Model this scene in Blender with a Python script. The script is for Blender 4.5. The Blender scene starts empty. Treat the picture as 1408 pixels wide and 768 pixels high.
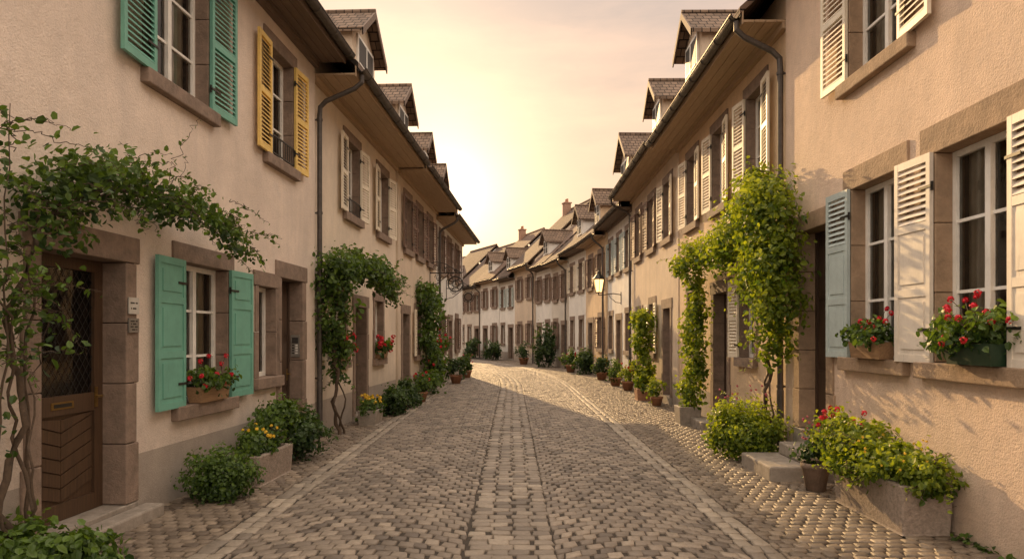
import bpy, math, random
import numpy as np
from mathutils import Vector, Matrix
rnd=random.Random(7); rng=np.random.default_rng(7)
scene=bpy.context.scene
COL=scene.collection
scene.view_settings.view_transform='Standard'
scene.view_settings.look='None'
scene.view_settings.exposure=0

# ------------------------------------------------------------------ materials
def new_mat(name):
    m=bpy.data.materials.new(name); m.use_nodes=True
    nt=m.node_tree; b=nt.nodes.get('Principled BSDF'); return m,nt,b
def N(nt,t,**kw):
    n=nt.nodes.new(t)
    for k,v in kw.items(): setattr(n,k,v)
    return n
def noise(nt,vec,scale,detail=4,rough=.6):
    n=N(nt,'ShaderNodeTexNoise'); n.inputs['Scale'].default_value=scale
    n.inputs['Detail'].default_value=detail; n.inputs['Roughness'].default_value=rough
    nt.links.new(vec,n.inputs['Vector']); return n.outputs['Fac']
def ramp(nt,fac,p0,p1,c0=(0,0,0,1),c1=(1,1,1,1)):
    r=N(nt,'ShaderNodeValToRGB'); e=r.color_ramp.elements
    e[0].position=p0;e[1].position=p1;e[0].color=c0;e[1].color=c1
    nt.links.new(fac,r.inputs['Fac']); return r.outputs['Color']
def mix(nt,fac,a,b,mode='MIX'):
    m=N(nt,'ShaderNodeMixRGB',blend_type=mode)
    for s,v in ((0,fac),(1,a),(2,b)):
        if isinstance(v,(int,float)): m.inputs[s].default_value=v
        elif isinstance(v,tuple): m.inputs[s].default_value=v if len(v)==4 else (*v,1)
        else: nt.links.new(v,m.inputs[s])
    return m.outputs[0]
def bump(nt,h,strength,dist,prev=None):
    b=N(nt,'ShaderNodeBump'); b.inputs['Strength'].default_value=strength; b.inputs['Distance'].default_value=dist
    nt.links.new(h,b.inputs['Height'])
    if prev is not None: nt.links.new(prev,b.inputs['Normal'])
    return b.outputs['Normal']
def dark(c,f): return tuple(x*f for x in c)

def plaster(name,c,c2=None,grime=.5,fine=80,bs=.7):
    m,nt,b=new_mat(name); g=N(nt,'ShaderNodeNewGeometry').outputs['Position']
    c2=c2 or dark(c,.8)
    f=ramp(nt,noise(nt,g,.9,6,.65),.35,.68)
    base=mix(nt,f,c,c2)
    f2=ramp(nt,noise(nt,g,5,6,.7),.45,.75)
    base=mix(nt,mix(nt,.3,(0,0,0),f2),base,dark(c,.62))
    f3=ramp(nt,noise(nt,g,55,3,.7),.48,.7)
    base=mix(nt,mix(nt,.38,(0,0,0),f3),base,dark(c,.58))
    # worn patches where the finish coat has greyed
    f4=ramp(nt,noise(nt,g,1.7,8,.72),.6,.66)
    base=mix(nt,mix(nt,.35,(0,0,0),f4),base,(c[0]*.72,c[1]*.74,c[2]*.78))
    mp=N(nt,'ShaderNodeMapping'); mp.inputs['Scale'].default_value=(3,3,.35); nt.links.new(g,mp.inputs['Vector'])
    st=ramp(nt,noise(nt,mp.outputs[0],1.2,5,.6),.5,.72)
    base=mix(nt,mix(nt,grime,(0,0,0),st),base,(c[0]*.68,c[1]*.69,c[2]*.72))
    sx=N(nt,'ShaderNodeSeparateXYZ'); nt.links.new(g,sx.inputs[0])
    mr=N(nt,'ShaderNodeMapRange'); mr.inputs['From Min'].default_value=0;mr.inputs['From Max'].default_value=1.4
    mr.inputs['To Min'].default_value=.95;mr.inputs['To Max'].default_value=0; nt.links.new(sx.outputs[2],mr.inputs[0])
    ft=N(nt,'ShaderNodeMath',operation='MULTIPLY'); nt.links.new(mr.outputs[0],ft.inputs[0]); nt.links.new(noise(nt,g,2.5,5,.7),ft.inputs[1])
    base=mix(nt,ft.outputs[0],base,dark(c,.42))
    nt.links.new(base,b.inputs['Base Color']); b.inputs['Roughness'].default_value=.92
    n1=bump(nt,noise(nt,g,fine,3,.7),bs,.013); n2=bump(nt,noise(nt,g,7,4,.6),.3,.03,n1)
    nt.links.new(n2,b.inputs['Normal']); return m
def simple(name,c,c2=None,scale=6,rough=.7,bs=.2,bscale=40,metal=0,bd=.01):
    m,nt,b=new_mat(name); g=N(nt,'ShaderNodeNewGeometry').outputs['Position']
    f=ramp(nt,noise(nt,g,scale,6,.7),.32,.7)
    nt.links.new(mix(nt,f,c,c2 or dark(c,.7)),b.inputs['Base Color'])
    b.inputs['Roughness'].default_value=rough; b.inputs['Metallic'].default_value=metal
    if bs>0: nt.links.new(bump(nt,noise(nt,g,bscale,4,.7),bs,bd),b.inputs['Normal'])
    return m
def wood(name,c,c2,axis='z',rough=.55):
    m,nt,b=new_mat(name); t=N(nt,'ShaderNodeTexCoord').outputs['Object']
    mp=N(nt,'ShaderNodeMapping'); mp.inputs['Scale'].default_value={'z':(25,25,1.5),'x':(1.5,25,25)}[axis]; nt.links.new(t,mp.inputs['Vector'])
    f=ramp(nt,noise(nt,mp.outputs[0],2,6,.7),.3,.7)
    nt.links.new(mix(nt,f,c,c2),b.inputs['Base Color']); b.inputs['Roughness'].default_value=rough
    nt.links.new(bump(nt,noise(nt,mp.outputs[0],3,4),.3,.005),b.inputs['Normal']); return m
def paint(name,c):
    m,nt,b=new_mat(name); g=N(nt,'ShaderNodeNewGeometry').outputs['Position']
    f=ramp(nt,noise(nt,g,3.5,6,.75),.4,.75); base=mix(nt,f,c,dark(c,.75))
    mp=N(nt,'ShaderNodeMapping'); mp.inputs['Scale'].default_value=(30,30,3); nt.links.new(g,mp.inputs['Vector'])
    ch=ramp(nt,noise(nt,mp.outputs[0],1,5,.75),.6,.72)
    base=mix(nt,mix(nt,.45,(0,0,0),ch),base,dark(c,.4))
    nt.links.new(base,b.inputs['Base Color']); b.inputs['Roughness'].default_value=.55
    nt.links.new(bump(nt,noise(nt,mp.outputs[0],2,4),.2,.004),b.inputs['Normal']); return m
def tiles(name,c,c2,mode):
    m,nt,b=new_mat(name); t=N(nt,'ShaderNodeTexCoord').outputs['Object']
    sx=N(nt,'ShaderNodeSeparateXYZ'); nt.links.new(t,sx.inputs[0]); cb=N(nt,'ShaderNodeCombineXYZ')
    nt.links.new(sx.outputs[0 if mode=='x' else 1],cb.inputs[0]); nt.links.new(sx.outputs[2],cb.inputs[1])
    br=N(nt,'ShaderNodeTexBrick'); nt.links.new(cb.outputs[0],br.inputs['Vector'])
    br.inputs['Scale'].default_value=1; br.inputs['Brick Width'].default_value=.18; br.inputs['Row Height'].default_value=.13
    br.inputs['Mortar Size'].default_value=.014; br.inputs['Mortar Smooth'].default_value=.6; br.inputs['Bias'].default_value=0
    br.inputs['Color1'].default_value=(*c,1); br.inputs['Color2'].default_value=(*c2,1); br.inputs['Mortar'].default_value=(.02,.015,.012,1)
    g=N(nt,'ShaderNodeNewGeometry').outputs['Position']
    f=ramp(nt,noise(nt,g,2,6,.7),.4,.75)
    nt.links.new(mix(nt,mix(nt,.6,(0,0,0),f),br.outputs['Color'],dark(c,.45)),b.inputs['Base Color']); b.inputs['Roughness'].default_value=.85
    b.inputs['Specular IOR Level'].default_value=.2
    md=N(nt,'ShaderNodeMath',operation='MODULO'); md.inputs[1].default_value=.13; nt.links.new(sx.outputs[2],md.inputs[0])
    n1=bump(nt,md.outputs[0],.9,-.25)
    nt.links.new(bump(nt,br.outputs['Fac'],.6,-.03,n1),b.inputs['Normal']); return m
def leafmat(name,c0,c1,trans=.35):
    m,nt,b=new_mat(name); a=N(nt,'ShaderNodeAttribute'); a.attribute_name='tint'
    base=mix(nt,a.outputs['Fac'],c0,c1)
    nt.links.new(base,b.inputs['Base Color']); b.inputs['Roughness'].default_value=.5
    tr=N(nt,'ShaderNodeBsdfTranslucent'); nt.links.new(mix(nt,1.0,base,(2.0,1.8,.6),'MULTIPLY'),tr.inputs['Color'])
    mx=N(nt,'ShaderNodeMixShader'); mx.inputs[0].default_value=trans
    nt.links.new(b.outputs[0],mx.inputs[1]); nt.links.new(tr.outputs[0],mx.inputs[2])
    nt.links.new(mx.outputs[0],nt.nodes['Material Output'].inputs['Surface']); return m
def settmat(name,c0,c1,rough=.5):
    m,nt,b=new_mat(name); a=N(nt,'ShaderNodeAttribute'); a.attribute_name='tint'
    g=N(nt,'ShaderNodeNewGeometry').outputs['Position']
    base=mix(nt,a.outputs['Fac'],c0,c1)
    f=ramp(nt,noise(nt,g,30,5,.7),.35,.7); base=mix(nt,mix(nt,.4,(0,0,0),f),base,dark(c0,.6))
    f=ramp(nt,noise(nt,g,.7,5,.7),.4,.7); base=mix(nt,mix(nt,.45,(0,0,0),f),base,dark(c0,.7))
    nt.links.new(base,b.inputs['Base Color']); b.inputs['Specular IOR Level'].default_value=.4
    r=N(nt,'ShaderNodeMapRange'); nt.links.new(noise(nt,g,9,4),r.inputs[0]); r.inputs['To Min'].default_value=rough-.1; r.inputs['To Max'].default_value=rough+.25
    nt.links.new(r.outputs[0],b.inputs['Roughness'])
    nt.links.new(bump(nt,noise(nt,g,45,4,.7),.6,.012),b.inputs['Normal']); return m

M={}
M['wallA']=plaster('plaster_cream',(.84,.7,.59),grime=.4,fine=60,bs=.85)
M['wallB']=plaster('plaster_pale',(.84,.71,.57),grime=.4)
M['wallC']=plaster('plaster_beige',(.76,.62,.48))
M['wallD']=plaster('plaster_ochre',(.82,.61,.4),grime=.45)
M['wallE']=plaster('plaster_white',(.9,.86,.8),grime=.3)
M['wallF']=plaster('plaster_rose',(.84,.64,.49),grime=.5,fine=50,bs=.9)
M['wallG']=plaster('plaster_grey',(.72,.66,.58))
M['plinth']=plaster('plinth_render',(.5,.42,.35),grime=.5)
M['stone']=simple('brown_sandstone',(.3,.215,.165),(.165,.12,.09),6,.85,.6,30,0,.02)
M['stone2']=simple('ochre_sandstone',(.42,.29,.19),(.25,.175,.115),6,.85,.6,30,0,.02)
M['granite']=simple('granite_trough',(.4,.32,.26),(.2,.16,.13),25,.85,.8,45,0,.02)
M['step']=simple('step_stone',(.36,.31,.26),(.2,.17,.14),8,.8,.5,40)
M['white']=paint('white_frame_paint',(.86,.83,.77))
M['teal']=paint('teal_paint',(.16,.4,.31))
M['yellow']=paint('yellow_paint',(.84,.58,.17))
M['cream']=paint('cream_shutter_paint',(.84,.75,.6))
M['blue']=paint('blue_grey_paint',(.48,.56,.55))
M['brown']=paint('brown_shutter_paint',(.2,.12,.085))
M['tan']=paint('pale_grey_shutter_paint',(.78,.7,.6))
M['door']=wood('door_wood',(.1,.055,.028),(.042,.022,.012))
M['doordark']=wood('dark_door_wood',(.08,.045,.028),(.04,.024,.015))
M['soffit']=wood('soffit_boards',(.5,.36,.23),(.36,.25,.16),'x',.75)
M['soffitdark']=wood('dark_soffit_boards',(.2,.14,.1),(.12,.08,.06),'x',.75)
M['metal']=simple('zinc_gutter',(.12,.105,.095),(.065,.055,.05),8,.5,.1,30,.5)
M['iron']=simple('black_iron',(.02,.018,.016),(.035,.03,.025),20,.5,.1,60,.3)
M['tile']=tiles('roof_tiles',(.2,.13,.095),(.12,.085,.065),'x')
M['tile2']=tiles('dark_roof_tiles',(.15,.1,.075),(.09,.065,.05),'x')
M['tiled']=tiles('dormer_tiles',(.22,.15,.105),(.13,.09,.065),'y')
M['brick']=simple('chimney_brick',(.36,.22,.15),(.26,.15,.1),12,.9,.4,30)
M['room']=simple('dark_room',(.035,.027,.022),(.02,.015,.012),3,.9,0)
M['curtain']=simple('net_curtain',(.8,.76,.68),(.6,.56,.49),4,.9,0)
M['terra']=simple('terracotta',(.42,.2,.11),(.28,.14,.08),12,.8,.3,50)
M['woodbox']=wood('planter_wood',(.36,.21,.11),(.2,.12,.06),'x',.75)
M['greenbox']=simple('dark_green_box',(.016,.045,.02),(.01,.03,.012),8,.5,0)
M['soil']=simple('potting_soil',(.05,.032,.02),(.03,.02,.012),30,.95,.5,60)
M['bark']=simple('vine_bark',(.12,.08,.05),(.06,.04,.028),30,.9,.6,60)
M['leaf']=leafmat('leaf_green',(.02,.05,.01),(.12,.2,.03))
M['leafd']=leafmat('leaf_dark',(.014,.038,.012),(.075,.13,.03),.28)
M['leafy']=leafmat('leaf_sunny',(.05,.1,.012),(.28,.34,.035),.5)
M['red']=simple('red_petal',(.75,.02,.04),(.5,.01,.025),60,.6,0)
M['pink']=simple('pink_petal',(.6,.16,.2),(.5,.1,.14),60,.6,0)
M['yel']=simple('yellow_petal',(.85,.6,.05),(.75,.45,.03),60,.6,0)
M['sett']=settmat('granite_setts',(.13,.104,.083),(.38,.31,.24))
M['sett2']=settmat('pale_setts',(.15,.122,.097),(.41,.34,.265))
M['sett4']=settmat('border_setts',(.21,.175,.14),(.46,.385,.3))
M['sett3']=settmat('pavement_setts',(.125,.095,.071),(.33,.26,.19))
M['joint']=simple('joint_sand',(.06,.046,.034),(.035,.028,.021),14,.95,.6,60)
M['earth']=simple('street_earth',(.15,.12,.09),(.1,.08,.06),.5,.95,.3,8)
M['plaque']=simple('plaque_white',(.6,.56,.5),None,8,.5,0)
M['plaqueg']=simple('plaque_grey',(.3,.27,.24),None,8,.4,0,40,.4)
M['ink']=simple('ink',(.04,.035,.03),None,8,.6,0)
M['steel']=simple('brushed_steel',(.55,.52,.47),None,30,.35,.1,80,.8)
M['brass']=simple('old_brass',(.4,.26,.09),None,20,.35,.1,60,.9)
def glassmat():
    m,nt,b=new_mat('window_glass'); out=nt.nodes['Material Output']
    tr=N(nt,'ShaderNodeBsdfTransparent'); tr.inputs[0].default_value=(.75,.75,.72,1)
    gl=N(nt,'ShaderNodeBsdfGlossy'); gl.inputs['Roughness'].default_value=.03
    g=N(nt,'ShaderNodeNewGeometry').outputs['Position']; nt.links.new(bump(nt,noise(nt,g,2.5,2),.12,.02),gl.inputs['Normal'])
    fr=N(nt,'ShaderNodeFresnel'); fr.inputs[0].default_value=1.6
    mx=N(nt,'ShaderNodeMixShader'); nt.links.new(fr.outputs[0],mx.inputs[0]); nt.links.new(tr.outputs[0],mx.inputs[1]); nt.links.new(gl.outputs[0],mx.inputs[2])
    nt.links.new(mx.outputs[0],out.inputs['Surface']); return m
M['glass']=glassmat()
def lampglass():
    m,nt,b=new_mat('lit_lamp_glass'); b.inputs['Base Color'].default_value=(.8,.6,.35,1)
    b.inputs['Emission Color'].default_value=(1,.58,.22,1); b.inputs['Emission Strength'].default_value=2.6; return m
M['lamp']=lampglass()

# ------------------------------------------------------------------ mesh helpers
class MB:
    def __init__(s): s.v=[];s.f=[];s.m=[]
    def add(s,vs,fs,m=0):
        o=len(s.v); s.v+=[tuple(v) for v in vs]
        for f in fs: s.f.append(tuple(i+o for i in f)); s.m.append(m)
    def box(s,x0,x1,y0,y1,z0,z1,m=0,T=None):
        vs=[Vector((x,y,z)) for z in (z0,z1) for y in (y0,y1) for x in (x0,x1)]
        if T is not None: vs=[T@v for v in vs]
        s.add(vs,[(0,2,3,1),(4,5,7,6),(0,1,5,4),(2,6,7,3),(0,4,6,2),(1,3,7,5)],m)
    def tube(s,pts,r,n=8,m=0,cap=True):
        pts=[Vector(p) for p in pts]; rs=r if isinstance(r,(list,tuple)) else [r]*len(pts)
        rings=[];up=Vector((.13,.27,.95)).normalized()
        for i,p in enumerate(pts):
            d=(pts[min(i+1,len(pts)-1)]-pts[max(i-1,0)]).normalized()
            a=d.cross(up)
            if a.length<.05: a=d.cross(Vector((1,0,0)))
            a.normalize(); b=d.cross(a).normalized()
            rings.append([p+(a*math.cos(2*math.pi*k/n)+b*math.sin(2*math.pi*k/n))*rs[i] for k in range(n)])
        vs=[v for rr in rings for v in rr]; fs=[]
        for i in range(len(pts)-1):
            for k in range(n): fs.append((i*n+k,i*n+(k+1)%n,(i+1)*n+(k+1)%n,(i+1)*n+k))
        if cap: fs.append(tuple(range(n))); fs.append(tuple((len(pts)-1)*n+k for k in range(n)))
        s.add(vs,fs,m)
    def lathe(s,prof,n=16,m=0,c=(0,0,0)):
        vs=[(c[0]+r*math.cos(2*math.pi*k/n),c[1]+r*math.sin(2*math.pi*k/n),c[2]+z) for r,z in prof for k in range(n)]
        fs=[(i*n+k,i*n+(k+1)%n,(i+1)*n+(k+1)%n,(i+1)*n+k) for i in range(len(prof)-1) for k in range(n)]
        s.add(vs,fs,m)
    def mesh(s,name,mats,smooth=False):
        me=bpy.data.meshes.new(name); me.from_pydata(s.v,[],s.f)
        for k in mats: me.materials.append(M[k])
        me.polygons.foreach_set('material_index',s.m)
        if smooth: me.polygons.foreach_set('use_smooth',[True]*len(s.f))
        me.update(); return me
def ob(name,data,parent=None,loc=(0,0,0),rz=0,bev=0,label=None,cat=None,group=None,kind=None):
    o=bpy.data.objects.new(name,data); COL.objects.link(o); o.location=loc; o.rotation_euler=(0,0,rz)
    if parent: o.parent=parent
    if bev:
        b=o.modifiers.new('bevel','BEVEL'); b.width=bev; b.segments=2; b.limit_method='ANGLE'
    if label: o['label']=label
    if cat: o['category']=cat
    if group: o['group']=group
    if kind: o['kind']=kind
    return o

# ------------------------------------------------------------------ street plan
def cx(y): return 0.0 if y<24 else -.006*(y-24)**2
def sl(y): return 0.0 if y<24 else -.012*(y-24)
def xl(y): return -3.85+.05*y if y<=33 else cx(y)-3.3*math.sqrt(1+sl(y)**2)
def xr(y): return 3.7+.01*y if y<=24 else cx(y)+3.94*math.sqrt(1+sl(y)**2)

# ------------------------------------------------------------------ architectural parts
_cache={}
def cached(key,fn):
    if key not in _cache: _cache[key]=fn()
    return _cache[key]
def shutter_mesh(w,h,style,mk,gap=.055):
    def f():
        b=MB(); T=.036
        def louv(z0,z1):
            n=max(2,int((z1-z0)/gap)); g=(z1-z0)/n
            for i in range(n):
                zc=z0+(i+.5)*g; x0,x1=.052,w-.052
                p=[(-.034,zc-.024),(-.034,zc-.016),(-.004,zc+.024),(-.004,zc+.016)]
                vs=[(x,y,z) for x in (x0,x1) for y,z in p]
                b.add(vs,[(0,1,2,3),(4,7,6,5),(0,4,5,1),(1,5,6,2),(2,6,7,3),(3,7,4,0)],0)
        def panel(z0,z1):
            b.box(.05,w-.05,-.026,-.012,z0,z1)
            b.box(.095,w-.095,-.034,-.026,z0+.05,z1-.05)
        b.box(0,.055,-T,0,0,h); b.box(w-.055,w,-T,0,0,h)
        if style=='louvre': cuts=[(0,.5,'l'),(.5,1,'l')]
        elif style=='panel': cuts=[(0,.36,'p'),(.36,.72,'p'),(.72,1,'p')]
        else: cuts=[(0,.34,'p'),(.34,.66,'p'),(.66,1,'l')]
        zs=sorted(set([c[0] for c in cuts]+[1]))
        for z in zs:
            zc=min(max(z*h,.035),h-.035); b.box(.054,w-.054,-T+.001,-.001,zc-.035,zc+.035)
        for a,c,t in cuts:
            z0=(a*h+.035) if a>0 else .07; z1=(c*h-.035) if c<1 else h-.07
            (louv if t=='l' else panel)(z0,z1)
        for z in (.16*h,.84*h):
            b.box(-.02,w*.3,-T-.006,-T,z-.012,z+.012,1)
            b.tube([(-.01,-.02,z-.04),(-.01,-.02,z+.04)],.012,6,1)
        return b.mesh('shutter',[mk,'iron'])
    return cached(('sh',round(w,2),round(h,2),style,mk,gap),f)
def surround_mesh(w,h,t,mk,lint,door=False):
    def f():
        b=MB(); x=w/2; g=.003
        nb=max(2,round(h/.55)); 
        for s in (-1,1):
            for i in range(nb):
                tt=t+(.035 if i%2==0 else 0)
                a0,a1=sorted((s*x,s*(x+tt)))
                b.box(a0,a1,-.022,.24,h*i/nb+g,h*(i+1)/nb-g)
        b.box(-x-t-.05,x+t+.05,-.026,.24,h+g,h+lint)
        return b.mesh('stone_surround',[mk])
    return cached(('su',round(w,2),round(h,2),t,mk,lint,door),f)
def sill_mesh(w,t,mk):
    def f():
        b=MB(); b.box(-w/2-t-.06,w/2+t+.06,-.085,.24,-.15,-.002); return b.mesh('window_sill',[mk])
    return cached(('si',round(w,2),t,mk),f)
def frame_mesh(w,h,bars=2):
    def f():
        b=MB(); x=w/2; y0,y1=.13,.18
        b.box(-x,-x+.055,y0,y1,0,h); b.box(x-.055,x,y0,y1,0,h)
        b.box(-x+.055,x-.055,y0,y1,0,.06); b.box(-x+.055,x-.055,y0,y1,h-.055,h)
        b.box(-.035,.035,y0-.012,y1-.002,.06,h-.055)
        for i in range(1,bars+1):
            z=h*i/(bars+1)
            for s in (-1,1):
                a0,a1=sorted((s*.035,s*(x-.055))); b.box(a0,a1,y0+.008,y1-.008,z-.014,z+.014)
        return b.mesh('window_frame',['white'])
    return cached(('fr',round(w,2),round(h,2),bars),f)
def glass_mesh(w,h):
    def f():
        b=MB(); b.add([(-w/2+.02,.158,.02),(w/2-.02,.158,.02),(w/2-.02,.158,h-.02),(-w/2+.02,.158,h-.02)],[(0,1,2,3)]); return b.mesh('window',['glass'])
    return cached(('gl',round(w,2),round(h,2)),f)
def curtain_mesh(w,h):
    def f():
        b=MB(); n=24
        for s in (-1,1):
            vs=[]
            for i in range(n+1):
                t=i/n; xx=s*(w/2-.01-t*w*.34); yy=.27+.022*math.sin(t*24)
                vs+=[(xx,yy,.03),(xx,yy,h-.02)]
            b.add(vs,[(2*i,2*i+2,2*i+3,2*i+1) for i in range(n)])
        return b.mesh('curtain',['curtain'],True)
    return cached(('cu',round(w,2),round(h,2)),f)
def rail_mesh(w,hh=.3):
    def f():
        b=MB(); b.box(-w/2,w/2,-.015,.0,hh-.02,hh); b.box(-w/2,w/2,-.015,0,.04,.055)
        n=int(w/.09)
        for i in range(n+1):
            x=-w/2+w*i/n; b.box(x-.005,x+.005,-.013,-.003,.055,hh-.02)
        return b.mesh('iron_railing',['iron'])
    return cached(('ra',round(w,2)),f)

def door_leaf(style,w,h):
    b=MB(); x=w/2; y0,y1=.2,.25
    if style=='lattice':
        zt=h*.47
        b.box(-x,-x+.12,y0,y1,0,h); b.box(x-.12,x,y0,y1,0,h); b.box(-x+.12,x-.12,y0,y1,0,.14); b.box(-x+.12,x-.12,y0,y1,h-.1,h); b.box(-x+.12,x-.12,y0,y1,zt-.16,zt)
        b.box(-x+.12,x-.12,y0+.03,y1,.14,zt-.16)
        n=6; hh=(zt-.34)/n; X=x-.14
        for i in range(n+1):
            z=.15+i*hh
            for s in (-1,1):
                za,zb=z,min(z+.12,zt-.17)
                if zb<=za+.02: continue
                vs=[(s*.004,y0+.012,za),(s*X,y0+.012,min(za+.12,zt-.17)),(s*X,y0+.012,min(za+.12+hh-.012,zt-.165)),(s*.004,y0+.012,min(za+hh-.012,zt-.165))]
                vs+=[(v[0],y0+.032,v[2]) for v in vs]
                b.add(vs,[(0,1,2,3),(0,4,5,1),(1,5,6,2),(2,6,7,3),(3,7,4,0)],0)
        b.add([(-x+.12,y0+.03,zt),(x-.12,y0+.03,zt),(x-.12,y0+.03,h-.1),(-x+.12,y0+.03,h-.1)],[(0,1,2,3)],1)
        W=x-.12; Z0=zt; Z1=h-.1; st=.11
        mid=(Z0+Z1)/2
        for k in range(-20,21):
            for s in (-1,1):
                c=k*st
                def zz(X_): return mid+s*1.3*X_+c
                def xat(z): return (z-mid-c)/(s*1.3)
                lo,hi=sorted((xat(Z0),xat(Z1))); xa=max(-W,lo); xb=min(W,hi)
                if xb-xa>.01: b.tube([(xa,y0+.022,zz(xa)),(xb,y0+.022,zz(xb))],.0025,4,2,False)
        b.box(-.14,.14,y0-.006,y0,zt-.11,zt-.05,3); b.box(-.11,.11,y0-.009,y0-.006,zt-.095,zt-.065,2)
        return b.mesh('door',['door','glass','iron','brass'])
    mk='doordark'
    b.box(-x,x,y0+.02,y1,0,h)
    for s in (-1,1):
        for (a,c) in ((.05,.3),(.34,.62),(.66,.93)):
            a0,a1=sorted((s*.03,s*(x-.07))); b.box(a0,a1,y0+.004,y0+.02,h*a,h*c); b.box(a0+.04,a1-.04,y0-.006,y0+.004,h*a+.04,h*c-.04)
    b.box(-x,-x+.05,y0-.012,y0+.02,0,h); b.box(x-.05,x,y0-.012,y0+.02,0,h); b.box(-.02,.02,y0-.012,y0+.02,0,h)
    return b.mesh('door',[mk])

class House:
    def __init__(s,side,y0,y1,H,wall,label,ov=.55,pitch=42,D=7.5,set_=0,surround='stone',plinth=.6,soff='soffit',tilek='tile',cat='house'):
        fx=xl if side=='L' else xr
        off=-set_ if side=='L' else set_
        P0=Vector((fx(y0)+off,y0,0)); P1=Vector((fx(y1)+off,y1,0))
        A,B=(P0,P1) if side=='L' else (P1,P0)
        d=(B-A); s.L=d.length-.01; s.A=A; s.B=B; s.d=d.normalized(); s.rz=math.atan2(d.y,d.x)
        s.H=H; s.ov=ov; s.tp=math.tan(math.radians(pitch)); s.D=D; s.side=side; s.sur=surround; s.plinth=plinth
        s.wall=wall; s.soff=soff; s.holes=[]; s.tilek=tilek
        s.root=ob('house',None,None,A,s.rz,label=label,cat=cat,group='old plastered terraced houses lining the street')
        s.root.empty_display_size=.5
        s.R=Matrix.Translation(A)@Matrix.Rotation(s.rz,4,'Z')
    def S(s,y): return (y-s.A.y)/(s.B.y-s.A.y)*(s.L+.01)
    def W(s,x,n,z): return s.R@Vector((x,-n,z))
    def window(s,x,z,w,h,sh='louvre',col='cream',sides='both',ang=1.5,rail=False,curt=True,t=.13,bars=2,lint=.2,sur=None,near=False,gap=.055):
        sur=sur or s.sur
        s.holes.append((x-w/2-t+.01,x+w/2+t-.01,z-.14,z+h+lint-.01))
        p=ob('window',glass_mesh(w,h),s.root,(x,0,z))
        ob('window_frame',frame_mesh(w,h,bars),p)
        ob('stone_surround',surround_mesh(w,h,t,sur,lint),p,bev=.008 if near else 0)
        ob('window_sill',sill_mesh(w,t,sur),p,bev=.012 if near else 0)
        if curt: ob('curtain',curtain_mesh(w,h),p)
        if sh:
            sw=w/2+.045
            for sd,sg in (('lo',-1),('hi',1)):
                if sides in ('both',sd):
                    a=math.radians(ang+rnd.uniform(0,3.5))
                    cc=col[0 if sd=='lo' else 1] if isinstance(col,tuple) else col
                    o=ob('shutter',shutter_mesh(sw,h+.02,sh,cc,gap),p,(sg*(w/2+.012),-.032,-.01),-sg*a)
                    o.scale.x=sg
        if rail: 
            ob('iron_railing',rail_mesh(w),p,(0,-.03,0))
        return p
    def door(s,x,z,w,h,style='panel',t=.17,lint=.24,near=False,sur=None):
        s.holes.append((x-w/2-t+.01,x+w/2+t-.01,-1,z+h+lint-.01))
        p=ob('door',cached(('dl',style,round(w,2),round(h,2)),lambda:door_leaf(style,w,h)),s.root,(x,0,z))
        ob('stone_surround',surround_mesh(w,h,t,sur or s.sur,lint,True),p,bev=.01 if near else 0)
        b=MB(); b.box(-w/2-t-.03,w/2+t+.03,-.02,.26,-z-.02,-.003); ob('doorstep',b.mesh('doorstep',['step']),p,bev=.012 if near else 0)
        b=MB(); b.tube([(w/2-.1,.2,1.0),(w/2-.1,.14,1.0),(w/2-.2,.13,1.0)],.012,6); b.box(w/2-.12,w/2-.08,.192,.2,.9,1.08)
        ob('door_handle',b.mesh('door_handle',['brass']),p)
        return p
    def pipe(s,x):
        b=MB(); H=s.H; yo=-s.ov-.08
        b.tube([(x,yo,H-.02),(x,yo,H-.14),(x,yo*.85,H-.24),(x,-.2,H-.44),(x,-.1,H-.54),(x,-.09,H-.7),(x,-.09,1.2),(x,-.09,.03)],.042,10)
        for z in (H-.75,H*.62,H*.35,1.0): 
            b.tube([(x,-.09,z-.02),(x,-.09,z+.02)],.052,10); b.box(x-.01,x+.01,-.06,0,z-.012,z+.012)
        b.tube([(x,-.09,.0),(x,-.09,.95)],.05,10)
        ob('downpipe',b.mesh('downpipe',['metal'],False),s.root)
    def dormer(s,x0,x1,ze,zr,yf=.12,win=True,wall=None):
        x0,x1=min(x0,x1),max(x0,x1)
        b=MB(); H=s.H; xm=(x0+x1)/2; yb=min(s.D/2,yf+ (zr-H)/s.tp+.4)
        F=[(x0,yf,H),(x1,yf,H),(x1,yf,ze),(xm,yf,zr-.05),(x0,yf,ze)]
        vs=F+[(v[0],yb,v[2]) for v in F]
        b.add(vs,[(0,1,2,3,4),(0,5,6,1),(1,6,7,2),(0,4,9,5),(5,9,8,7,6)])
        p=ob('dormer',b.mesh('dormer',[wall or s.wall]),s.root)
        b=MB(); o=.16; t=.08; yo=yf-.24; k=(zr-ze)/(xm-x0)
        for sg in (-1,1):
            xe=xm+sg*(xm-x0+o); z_e=zr-k*(xm-x0+o)
            vs=[(xm,yo,zr),(xe,yo,z_e),(xe,yb,z_e),(xm,yb,zr)]
            vs+=[(v[0],v[1],v[2]+t) for v in vs]
            b.add(vs,[(0,1,2,3),(4,5,6,7),(1,5,6,2),(0,4,5,1),(3,2,6,7)])
            vs=[(xm,yo-.03,zr-.08),(xe,yo-.03,z_e-.08),(xe,yo-.03,z_e+t),(xm,yo-.03,zr+t)]
            vs+=[(v[0],yo-.003,v[2]) for v in vs]
            b.add(vs,[(0,1,2,3),(4,5,6,7),(0,1,5,4),(2,3,7,6)],1)
        b.tube([(xm,yo-.02,zr+t),(xm,yb,zr+t)],.06,8,0)
        ob('dormer_roof',b.mesh('dormer_roof',['tiled','soffitdark']),p)
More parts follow.
